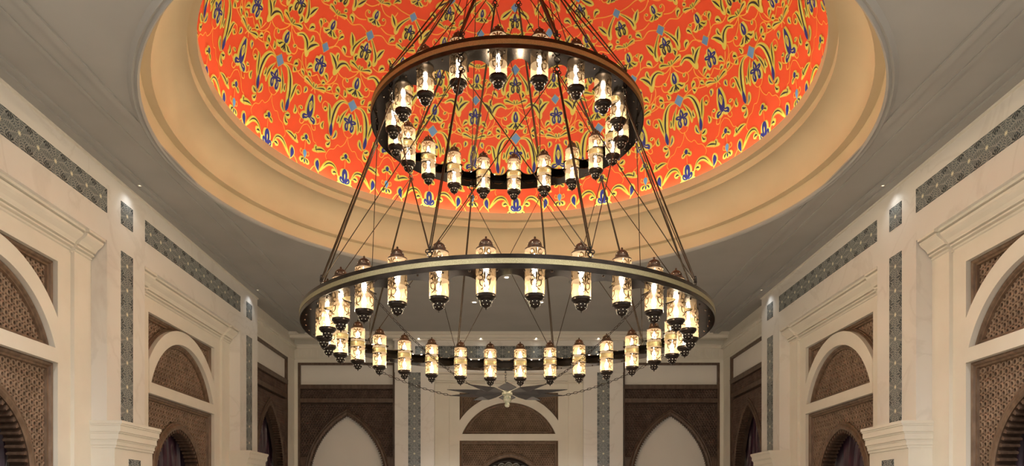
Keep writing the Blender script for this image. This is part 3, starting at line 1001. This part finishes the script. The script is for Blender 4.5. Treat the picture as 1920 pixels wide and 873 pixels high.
# back wall
YB = 21.5
fr = Frame((0, YB, 0), 0)
mbw = MB().box(-3.32, 3.32, 0, 0.75, ZS, ZC)
wall = struct(obj('wall_back', mbw.mesh('wall_back', 'marble'), mat=fr.mat()), 'cream marble back wall with mosaic bands')
wm = Frame((0, 0, 0), 0)
for s in (-1, 1):
    pilaster(wm, wall, s * 2.74, 0.57, full=False)
    a, b = sorted((s * 3.32, s * 7.0))
    m2 = MB().box(a, b, 0.28, 0.75, 6.02, ZC)
    a2, b2 = sorted((s * 6.20, s * 7.0)); m2.box(a2, b2, 0.28, 0.75, 0, 6.02)
    obj('corner_wall', m2.mesh('corner_wall', 'plaster'), wall)
    for z0, z1, p in ((6.44, 6.50, 0.07), (6.50, 6.54, 0.11), (6.10, 6.13, 0.03)):
        obj('corner_moulding', MB().box(a, b, 0.28 - p, 0.29, z0, z1).mesh('corner_moulding', 'plaster'), wall)
    fl = MB().box(-0.045, 0.045, 0.262, 0.285, 6.19, 6.40).mesh('frieze_block', 'plaster')
    x = 3.45
    while x < 6.25:
        obj('frieze_block', fl, wall, loc=(s * x, 0, 0))
        x += 0.185
tiles(wm, wall, -2.72, 2.72, ZB0, ZB1)
for z0, z1, p in ((6.72, ZC, 0.30), (6.64, 6.72, 0.20), (6.60, 6.64, 0.10)):
    obj('crown_moulding', MB().box(-3.36 if p < 0.15 else -6.3, 3.36 if p < 0.15 else 6.3, -p, 0.02, z0, z1).mesh('crown_moulding', 'plaster'), wall)
inv = fr.mat().inverted()
bay(fr, wall, inv, 'centre of the back wall')
for s, nm in ((-1, 'left'), (1, 'right')):
    corner(Frame((s * 4.77, YB - 0.07, 0), 0), wall, inv, 'back wall, %s of centre' % nm, 0.60)

# openwork fan grille in the central arch of the back wall
g = bpy.data.objects.new('fan_grille', None)
COL.objects.link(g)
g.location = (0, YB + 0.74, 0)
tag(g, 'silver openwork fan grille at the top of the central back arch', 'grille')
mb = MB()
for i in range(33):
    a0, a1 = PI * i / 33, PI * (i + 1) / 33
    for rr, tr in ((1.03, 0.02), (0.74, 0.014), (0.45, 0.014)):
        mb.tube((rr * cos(a0), 0, 2.12 + rr * sin(a0)), (rr * cos(a1), 0, 2.12 + rr * sin(a1)), tr)
obj('grille_rim', mb.mesh('grille_rim', 'steel'), g)['kind'] = 'stuff'
mb = MB()
mb.torus((0, 0, 0), (1, 0, 0), (0, 0, 1), 0.115, 0.012, 16, 5)
mb.torus((0, 0, 0), (1, 0, 0), (0, 0, 1), 0.035, 0.012, 10, 5)
for i in range(10):
    a = 2 * PI * i / 10
    mb.torus((0.075 * cos(a), 0, 0.075 * sin(a)), (cos(a), 0, sin(a)), (-sin(a), 0, cos(a)), 0.018, 0.007, 8, 4, long=0.012)
ros = mb.mesh('rosette', 'silver')
for n, rr in ((13, 0.885), (9, 0.60), (4, 0.28)):
    for i in range(n):
        a = PI * (i + 0.5) / n
        obj('rosette', ros, g, loc=(rr * cos(a), 0, 2.12 + rr * sin(a)))

# ------------------------------------------------------------------ ceiling spotlights and added fill lamps
trim_me = MB().lathe([(0.045, 0.03), (0.045, -0.012), (0.075, -0.012), (0.08, 0.0)], 20).mesh('trim_ring', 'plaster', True)
lens_me = MB().lathe([(0.044, 0.0), (0.02, -0.004), (0.001, -0.005)], 16).mesh('lens', 'spot')
dim_me = MB().lathe([(0.044, 0.0), (0.02, -0.004), (0.001, -0.005)], 16).mesh('lens', 'hole')
def spotlight(x, y, z, label, watts, tilt=(0, 0), size=100, col=(1.0, 0.97, 0.92), scale=1.0, lens='lens'):
    e = bpy.data.objects.new('ceiling_spot_or_fill', None)  # serves the visible spotlights and the added fill lamps alike
    COL.objects.link(e)
    e.location = (x, y, z)
    tag(e, label, 'spotlight', 'recessed ceiling spotlights')
    m = Matrix.Diagonal((scale, scale, scale, 1))
    obj('trim_ring', trim_me, e, mat=m)
    obj('lens', lens_me if lens == 'lens' else dim_me, e, mat=m)
    l = bpy.data.lights.new('spot_beam', 'SPOT')
    l.energy = watts
    l.spot_size = rad(size)
    l.spot_blend = 0.8
    l.shadow_soft_size = 0.06
    l.color = col
    lo = bpy.data.objects.new('spot_beam', l)
    COL.objects.link(lo)
    lo.parent = e
    lo.location = (0, 0, -0.03)
    lo.rotation_euler = (tilt[0], tilt[1], 0)
    return e
zl = ZC - 0.002
spotlight(-0.86, 18.2, zl, 'bright recessed ceiling spotlight seen by a lower-ring lantern, left one of the pair', DOWN_W * 2.4)
spotlight(0.78, 18.2, zl, 'bright recessed ceiling spotlight seen by a lower-ring lantern, right one of the pair', DOWN_W * 2.4)
spotlight(-0.07, 16.25, zl, 'bright recessed ceiling spotlight in the middle, just under the lower ring', DOWN_W * 1.3)
for k, x in enumerate((-2.6, -0.81, 0.79, 2.58)):
    spotlight(x, 21.35, 6.60 if False else 6.635, 'tiny spotlight over the back mosaic band, %s from left' % ('first', 'second', 'third', 'fourth')[k], 6.0, (0, 0), 70, scale=0.55)
for s, nm in ((-1, 'left'), (1, 'right')):
    for y, where in ((P1, 'nearer'), (P2, 'farther')):
        spotlight(s * 5.80, y, ZC - 0.045, 'small cool recessed spotlight above the %s mosaic pilaster on the %s' % (where, nm), WASH_W, (0, 0), 130, (0.90, 0.96, 1.0), 0.4, 'dim')
    for y, where in ((1.0, 'front'), (3.4, 'middle'), (5.8, 'rear')):     # fill lamps added for general light, out of view overhead
        for x, row in ((4.6, 'outer'), (1.7, 'inner')):
            spotlight(s * x, y, zl, 'added unseen fill light overhead of the viewer, %s %s row, %s one' % (nm, row, where), DOWN_W, (0, 0), 150)

# ------------------------------------------------------------------ the chandelier
S = 10.98 / 10.45
CX, CY = -0.064, 10.98
ch = bpy.data.objects.new('chandelier', None)
COL.objects.link(ch)
ch.location = (CX, CY, 0)
tag(ch, 'tiered dark bronze ring chandelier hung on thin rods below the dome', 'chandelier')
Z1, R1, RL1, N1, ROT1 = H0 + 2.485 * S, 2.82 * S, 2.508 * S, 30, 6.7
Z2, R2, RL2, N2, ROT2 = H0 + 5.328 * S, 1.893 * S, 1.59 * S, 20, -4.0
BH = 0.158
def pol(r, deg, z): return (r * sin(rad(deg)), -r * cos(rad(deg)), z)

def plate(R, RL, n, rot, th=0.012):
    """flat ring with a scalloped inner edge: lobes hold the lanterns"""
    per = 24
    sp = 2 * PI * RL / n
    outer, inn = [], []
    for i in range(n * per):
        d = rot + 360.0 / n * (i / per)
        x = ((i / per + 0.5) % 1.0 - 0.5)               # 0 at a lantern
        y = 0.5 - abs(x)                                # 0 at mid gap
        dist = y * sp
        lob, notch, hwid = RL - 0.10, R - 0.205, 0.5 * sp - 0.125
        ri = lob + (notch - lob) * math.sqrt(max(0, 1 - (dist / hwid) ** 2)) if dist < hwid else lob
        outer.append(pol(R, d, 0)); inn.append(pol(ri, d, 0))
    k = n * per
    vs = outer + inn + [(a, b, th) for a, b, _ in outer] + [(a, b, th) for a, b, _ in inn]
    fs = []
    for i in range(k):
        j = (i + 1) % k
        fs += [(i, k + i, k + j, j), (2 * k + i, 2 * k + j, 3 * k + j, 3 * k + i), (k + i, 3 * k + i, 3 * k + j, k + j)]
    return MB().add(vs, fs)

def ring(R, RL, n, rot, z, label):
    e = obj('ring_band', MB().lathe([(R - 0.012, 0), (R, 0), (R, BH * 0.33), (R - 0.004, BH * 0.33), (R - 0.004, BH * 0.70), (R, BH * 0.70), (R, BH), (R - 0.012, BH), (R - 0.012, 0)], 160).mesh('ring_band', 'bronze', True), ch, loc=(0, 0, z))
    e['label'] = label
    obj('brass_strip', MB().lathe([(R - 0.004, BH * 0.32), (R + 0.006, BH * 0.34), (R + 0.006, BH * 0.69), (R - 0.004, BH * 0.71)], 160).mesh('brass_strip', 'brass', True), e)['label'] = 'gold mesh strip around the ring'
    me = plate(R - 0.004, RL, n, rot).mesh('scalloped_plate', 'polish')
    obj('scalloped_plate', me, e)
    obj('scalloped_plate', me, e, loc=(0, 0, BH - 0.014))
    mb = MB()
    for i in range(n):        # bolts under the plate
        for dd in (-3.0, 3.0):
            x, y, _ = pol(R - 0.07, rot + 360 / n * i + dd, 0)
            mb.lathe([(0.012, 0), (0.012, -0.008), (0.001, -0.012)], 8, x, y)
    obj('bolt_heads', mb.mesh('bolt_heads', 'copper'), e)['kind'] = 'stuff'
    return e
ring(R1, RL1, N1, ROT1, Z1, 'large lower bronze ring')
ring(R2, RL2, N2, ROT2, Z2, 'smaller upper bronze ring')
# small top ring just under the dome, and the stem to the apex
Z3, R3 = H0 + 7.66 * S, 0.58 * S
e3 = obj('top_ring', MB().lathe([(R3 - 0.03, 0), (R3, 0), (R3, 0.10), (R3 - 0.03, 0.10), (R3 - 0.03, 0)], 64).mesh('top_ring', 'bronze', True), ch, loc=(0, 0, Z3))
mb = MB()
for i in range(10):
    mb.tube(pol(R3 - 0.015, 18 + 36 * i, Z3 + 0.1), (0, 0, Z3 + 1.0), 0.011)
mb.tube((0, 0, Z3 + 0.98), (0, 0, HB + RD - 0.03), 0.03, 10)
mb.lathe([(0.03, Z3 + 0.95), (0.09, Z3 + 1.0), (0.09, Z3 + 1.05), (0.03, Z3 + 1.1)], 20)
mb.lathe([(0.03, HB + RD - 0.25), (0.16, HB + RD - 0.12), (0.20, HB + RD - 0.04)], 24)
obj('stem', mb.mesh('stem', 'rod', True), ch)

# hooks, knots and rods
RH1, RH2, RH3 = 2.75 * S, 1.83 * S, 0.56 * S
ANG = [18.6 + 36 * i for i in range(10)]
def eye_mesh():       # ring, two links and a knot, hanging from z = 0
    mb = MB()
    mb.torus((0, 0, -0.045), (1, 0, 0), (0, 0, 1), 0.038, 0.009, 14, 5)
    mb.torus((0, 0, -0.105), (0, 0, 1), (0, 1, 0), 0.016, 0.006, 10, 4, long=0.016)
    mb.torus((0, 0, -0.16), (1, 0, 0), (0, 0, 1), 0.030, 0.009, 12, 5)
    for sx, sz in ((-0.034, -0.195), (0.034, -0.195), (0.0, -0.205)):
        mb.torus((sx, 0, sz), (1, 0, 0), (0, 0, 1), 0.018, 0.007, 8, 4)
    mb.tube((0, 0, 0.01), (0, 0, -0.012), 0.016, 8)
    return mb.mesh('hook', 'bronze', True)
def seat_mesh():      # eye bolt standing on the ring
    mb = MB()
    mb.lathe([(0.035, 0), (0.035, 0.012), (0.014, 0.018), (0.012, 0.035), (0.001, 0.04)], 10)
    mb.torus((0, 0, 0.065), (1, 0, 0), (0, 0, 1), 0.028, 0.008, 12, 5)
    mb.torus((0.03, 0, 0.10), (1, 0, 0), (0, 0, 1), 0.020, 0.007, 8, 4)
    mb.torus((-0.03, 0, 0.10), (1, 0, 0), (0, 0, 1), 0.020, 0.007, 8, 4)
    mb.torus((0, 0.0, 0.125), (0, 0, 1), (0, 1, 0), 0.018, 0.007, 8, 4, long=0.015)
    return mb.mesh('eye_bolt', 'bronze', True)
hook_me, seat_me = eye_mesh(), seat_mesh()
for d in ANG:
    for r, z in ((RH2, Z2), (RH3, Z3)):
        obj('hook', hook_me, ch, loc=pol(r, d, z), rz=rad(d))
    for r, z in ((RH1, Z1 + BH), (RH2, Z2 + BH)):
        obj('eye_bolt', seat_me, ch, loc=pol(r, d, z), rz=rad(d))
def rod(p, q, r, off=None):
    me = MB().tube(p, q, r, 6).mesh('rod', 'rod')
    obj('rod', me, ch)
for (ra, za, rb, zb) in ((RH2, Z2 - 0.19, RH1, Z1 + BH + 0.11), (RH3, Z3 - 0.19, RH2, Z2 + BH + 0.11)):
    for i, d in enumerate(ANG):
        tx, ty = cos(rad(d)) * 0.011, sin(rad(d)) * 0.011
        p, q = pol(ra, d, za), pol(rb, d, zb)
        for s in (-1, 1):
            rod((p[0] + s * tx * 0.6, p[1] + s * ty * 0.6, p[2]), (q[0] + s * tx, q[1] + s * ty, q[2]), 0.0085)
        for dd in (-36, 36):
            rod(p, pol(rb, d + dd, zb - 0.03), 0.0062)

# ------------------------------------------------------------------ lanterns
LS = S
def sc(P): return [(r * LS, z * LS) for r, z in P]
glass_me = MB().lathe(sc([(0.104, -0.245), (0.107, -0.235), (0.107, 0.235), (0.103, 0.247)]), 24).mesh('glass', 'glass', True)
mb = MB()
mb.lathe(sc([(0.116, -0.028), (0.118, -0.02), (0.113, -0.014), (0.113, 0.034), (0.118, 0.040), (0.116, 0.046)]), 24)
collar_me = mb.mesh('collar', 'collar', True)
mb = MB()
mb.lathe(sc([(0.100, 0.240), (0.108, 0.247), (0.108, 0.255), (0.085, 0.272), (0.078, 0.278), (0.077, 0.295), (0.070, 0.318), (0.055, 0.340), (0.036, 0.353), (0.014, 0.360), (0.009, 0.368), (0.014, 0.376), (0.009, 0.386), (0.001, 0.392)]), 24)
cap_me = mb.mesh('cap', 'copper', True)
mb = MB()
mb.lathe(sc([(0.001, -0.238), (0.106, -0.238), (0.110, -0.246), (0.108, -0.266), (0.094, -0.276), (0.088, -0.290), (0.070, -0.298), (0.065, -0.306), (0.066, -0.325), (0.058, -0.350), (0.040, -0.368), (0.016, -0.378), (0.008, -0.384), (0.008, -0.396), (0.001, -0.402)]), 24, flip=True)
base_me = mb.mesh('base', 'bronze', True)
mb = MB()      # light showing through the pierced holes
for rr, zz, n in ((0.0665, -0.318, 9), (0.055, -0.352, 8), (0.0735, 0.305, 6)):
    for i in range(n):
        a = 2 * PI * (i + (0.5 if n % 4 == 0 else 0)) / n
        c = Vector((rr * cos(a), rr * sin(a), zz)) * LS
        q = 0.0042
        t = Vector((-sin(a), cos(a), 0)) * q
        w = Vector((0, 0, q))
        o = Vector((cos(a), sin(a), 0)) * 0.004
        mb.add([c - t, c - w, c + t, c + w, c + o], [(0, 1, 4), (1, 2, 4), (2, 3, 4), (3, 0, 4)])
hole_me = mb.mesh('pierced_holes', 'hole')
mb = MB()
for z in (0.0,):
    mb.lathe(sc([(0.001, z - 0.065), (0.020, z - 0.058), (0.029, z - 0.025), (0.024, z + 0.015), (0.010, z + 0.05), (0.001, z + 0.068)]), 10)
bulb_me = mb.mesh('bulb', 'bulb', True)
# scrolling filigree on the glass, three times around, above and below the collar
mb = MB()
RCY = 0.1085 * LS
mapc = on_cyl(RCY)
ident = lambda p: p
def cst(pts, W, kind='leaf'):
    P = catmull(pts, 5)
    k = len(P) - 1
    stroke2(mb, P, [W * 0.85 * wprof(kind, i / k) + 0.0020 for i in range(k + 1)], 0, mapc, 0.001, ident, lambda c, r: c)
for rep in range(3):
    for z0, sg in ((-0.130, 1), (0.150, 1)):
        a0 = 2 * PI * RCY / 3 * rep
        q = lambda P: [(a0 + x * 1.15 * LS, (z0 + y * 1.25 * sg) * LS) for x, y in P]
        for m in (-1, 1):
            cst(q([(0, -0.02), (m * 0.022, -0.035), (m * 0.045, -0.018), (m * 0.048, 0.012), (m * 0.030, 0.022), (m * 0.026, 0.006)]), 0.0065)
            cst(q([(0, 0.0), (m * 0.016, 0.02), (m * 0.02, 0.045), (m * 0.042, 0.06), (m * 0.05, 0.048)]), 0.0065)
            cst(q([(m * 0.048, 0.012), (m * 0.056, 0.024), (m * 0.058, 0.036)]), 0.004)
            cst(q([(0, -0.025), (m * 0.018, -0.055), (m * 0.038, -0.062)]), 0.006)
        cst(q([(0, -0.07), (0, -0.03), (0, 0.01)]), 0.007)
        cst(q([(0, 0.015), (0, 0.04), (0, 0.07)]), 0.010)
filig_me = mb.mesh('filigree', 'filig')

def ordinal(n):
    return {1: 'first', 2: 'second', 3: 'third'}.get(n, '%dth' % n)
def lantern(x, y, z, rz, label, group):
    e = bpy.data.objects.new('lantern', None)
    COL.objects.link(e)
    e.location = (x, y, z)
    e.rotation_euler = (0, 0, rz)
    tag(e, label, 'lantern', group)
    gl = obj('glass', glass_me, e)
    obj('filigree', filig_me, gl)['kind'] = 'stuff'
    obj('collar', collar_me, e)
    cp = obj('cap', cap_me, e)
    bs = obj('base', base_me, e)
    obj('pierced_holes', hole_me, bs)['kind'] = 'stuff'
    obj('bulb', bulb_me, e, loc=(0, 0, -0.13 * LS))
    obj('bulb', bulb_me, e, loc=(0, 0, 0.15 * LS))
for (RL, n, rot, z, nm, grp) in ((RL1, N1, ROT1, Z1 + 0.06, 'lower', 'lanterns on the lower chandelier ring'), (RL2, N2, ROT2, Z2 + 0.085, 'upper', 'lanterns on the upper chandelier ring')):
    items = []
    for i in range(n):
        d = rot + 360.0 / n * i
        items.append((d, pol(RL, d, z)))
    for near in (True, False):
        row = sorted([it for it in items if (it[1][1] < 0) == near], key=lambda it: it[1][0])
        for k, (d, p) in enumerate(row):
            lantern(CX + p[0], CY + p[1], p[2], rad(d), 'lit amber glass lantern on the %s ring, %s side, %s from left' % (nm, 'near' if near else 'far', ordinal(k + 1)), grp)

# ------------------------------------------------------------------ star pendant with chains
ZST = H0 + 1.645 * S
RST = 0.87 * S
st = bpy.data.objects.new('star_pendant', None)
COL.objects.link(st)
st.location = (CX, CY, ZST)
tag(st, 'dark steel ten-pointed star hung on chains under the lower ring', 'pendant')
mb = MB()
r0, rm, hwid, up = 0.07, 0.46 * S, 0.125 * S, 0.045
vs = [(0, -r0, 0.0), (hwid, -rm, 0.0), (0, -RST, 0.0), (-hwid, -rm, 0.0), (0, -rm, -up), (0, -rm, -up + 0.012)]
V = [(0, -r0, 0), (hwid, -rm, 0), (0, -RST, 0), (-hwid, -rm, 0), (0, -rm, -up), (0, -r0, 0.008), (hwid, -rm, 0.008), (0, -RST, 0.008), (-hwid, -rm, 0.008), (0, -rm, -up + 0.01)]
F_ = [(0, 1, 4), (1, 2, 4), (2, 3, 4), (3, 0, 4), (5, 9, 6), (6, 9, 7), (7, 9, 8), (8, 9, 5), (0, 5, 6, 1), (1, 6, 7, 2), (2, 7, 8, 3), (3, 8, 5, 0)]
blade_me = mb.add(V, F_).mesh('blade', 'steel')
for i in range(10):
    obj('blade', blade_me, st, rz=rad(36 * i))
mb = MB()
mb.lathe([(0.001, 0.15), (0.03, 0.145), (0.045, 0.12), (0.045, 0.06), (0.075, 0.03), (0.08, -0.02), (0.05, -0.05), (0.06, -0.09), (0.055, -0.13), (0.03, -0.15), (0.04, -0.18), (0.03, -0.205), (0.001, -0.215)], 12, flip=True)
obj('centre_post', mb.mesh('centre_post', 'ivory', True), st)['label'] = 'ivory green glass post'
def chain(p, q, sag=0.10, step=0.062):
    p, q = Vector(p), Vector(q)
    L = (q - p).length
    n = int(L / step)
    mb = MB()
    pts = [p.lerp(q, i / n) - Vector((0, 0, sag * 4 * (i / n) * (1 - i / n))) for i in range(n + 1)]
    for i in range(n):
        c = (pts[i] + pts[i + 1]) / 2
        u = (pts[i + 1] - pts[i]).normalized()
        w = u.cross(Vector((0, 0, 1))).normalized()
        if i % 2: w = u.cross(w).normalized()
        mb.torus(c, u, w, 0.014, 0.0045, 8, 4, long=0.019)
    return mb.mesh('chain', 'bronze')
for i in range(5):
    d = 36.6 + 72 * i
    obj('chain', chain(pol(RST - 0.02, d - 0.6, 0.004), pol(2.72 * S, d, Z1 - ZST - 0.01)), st)
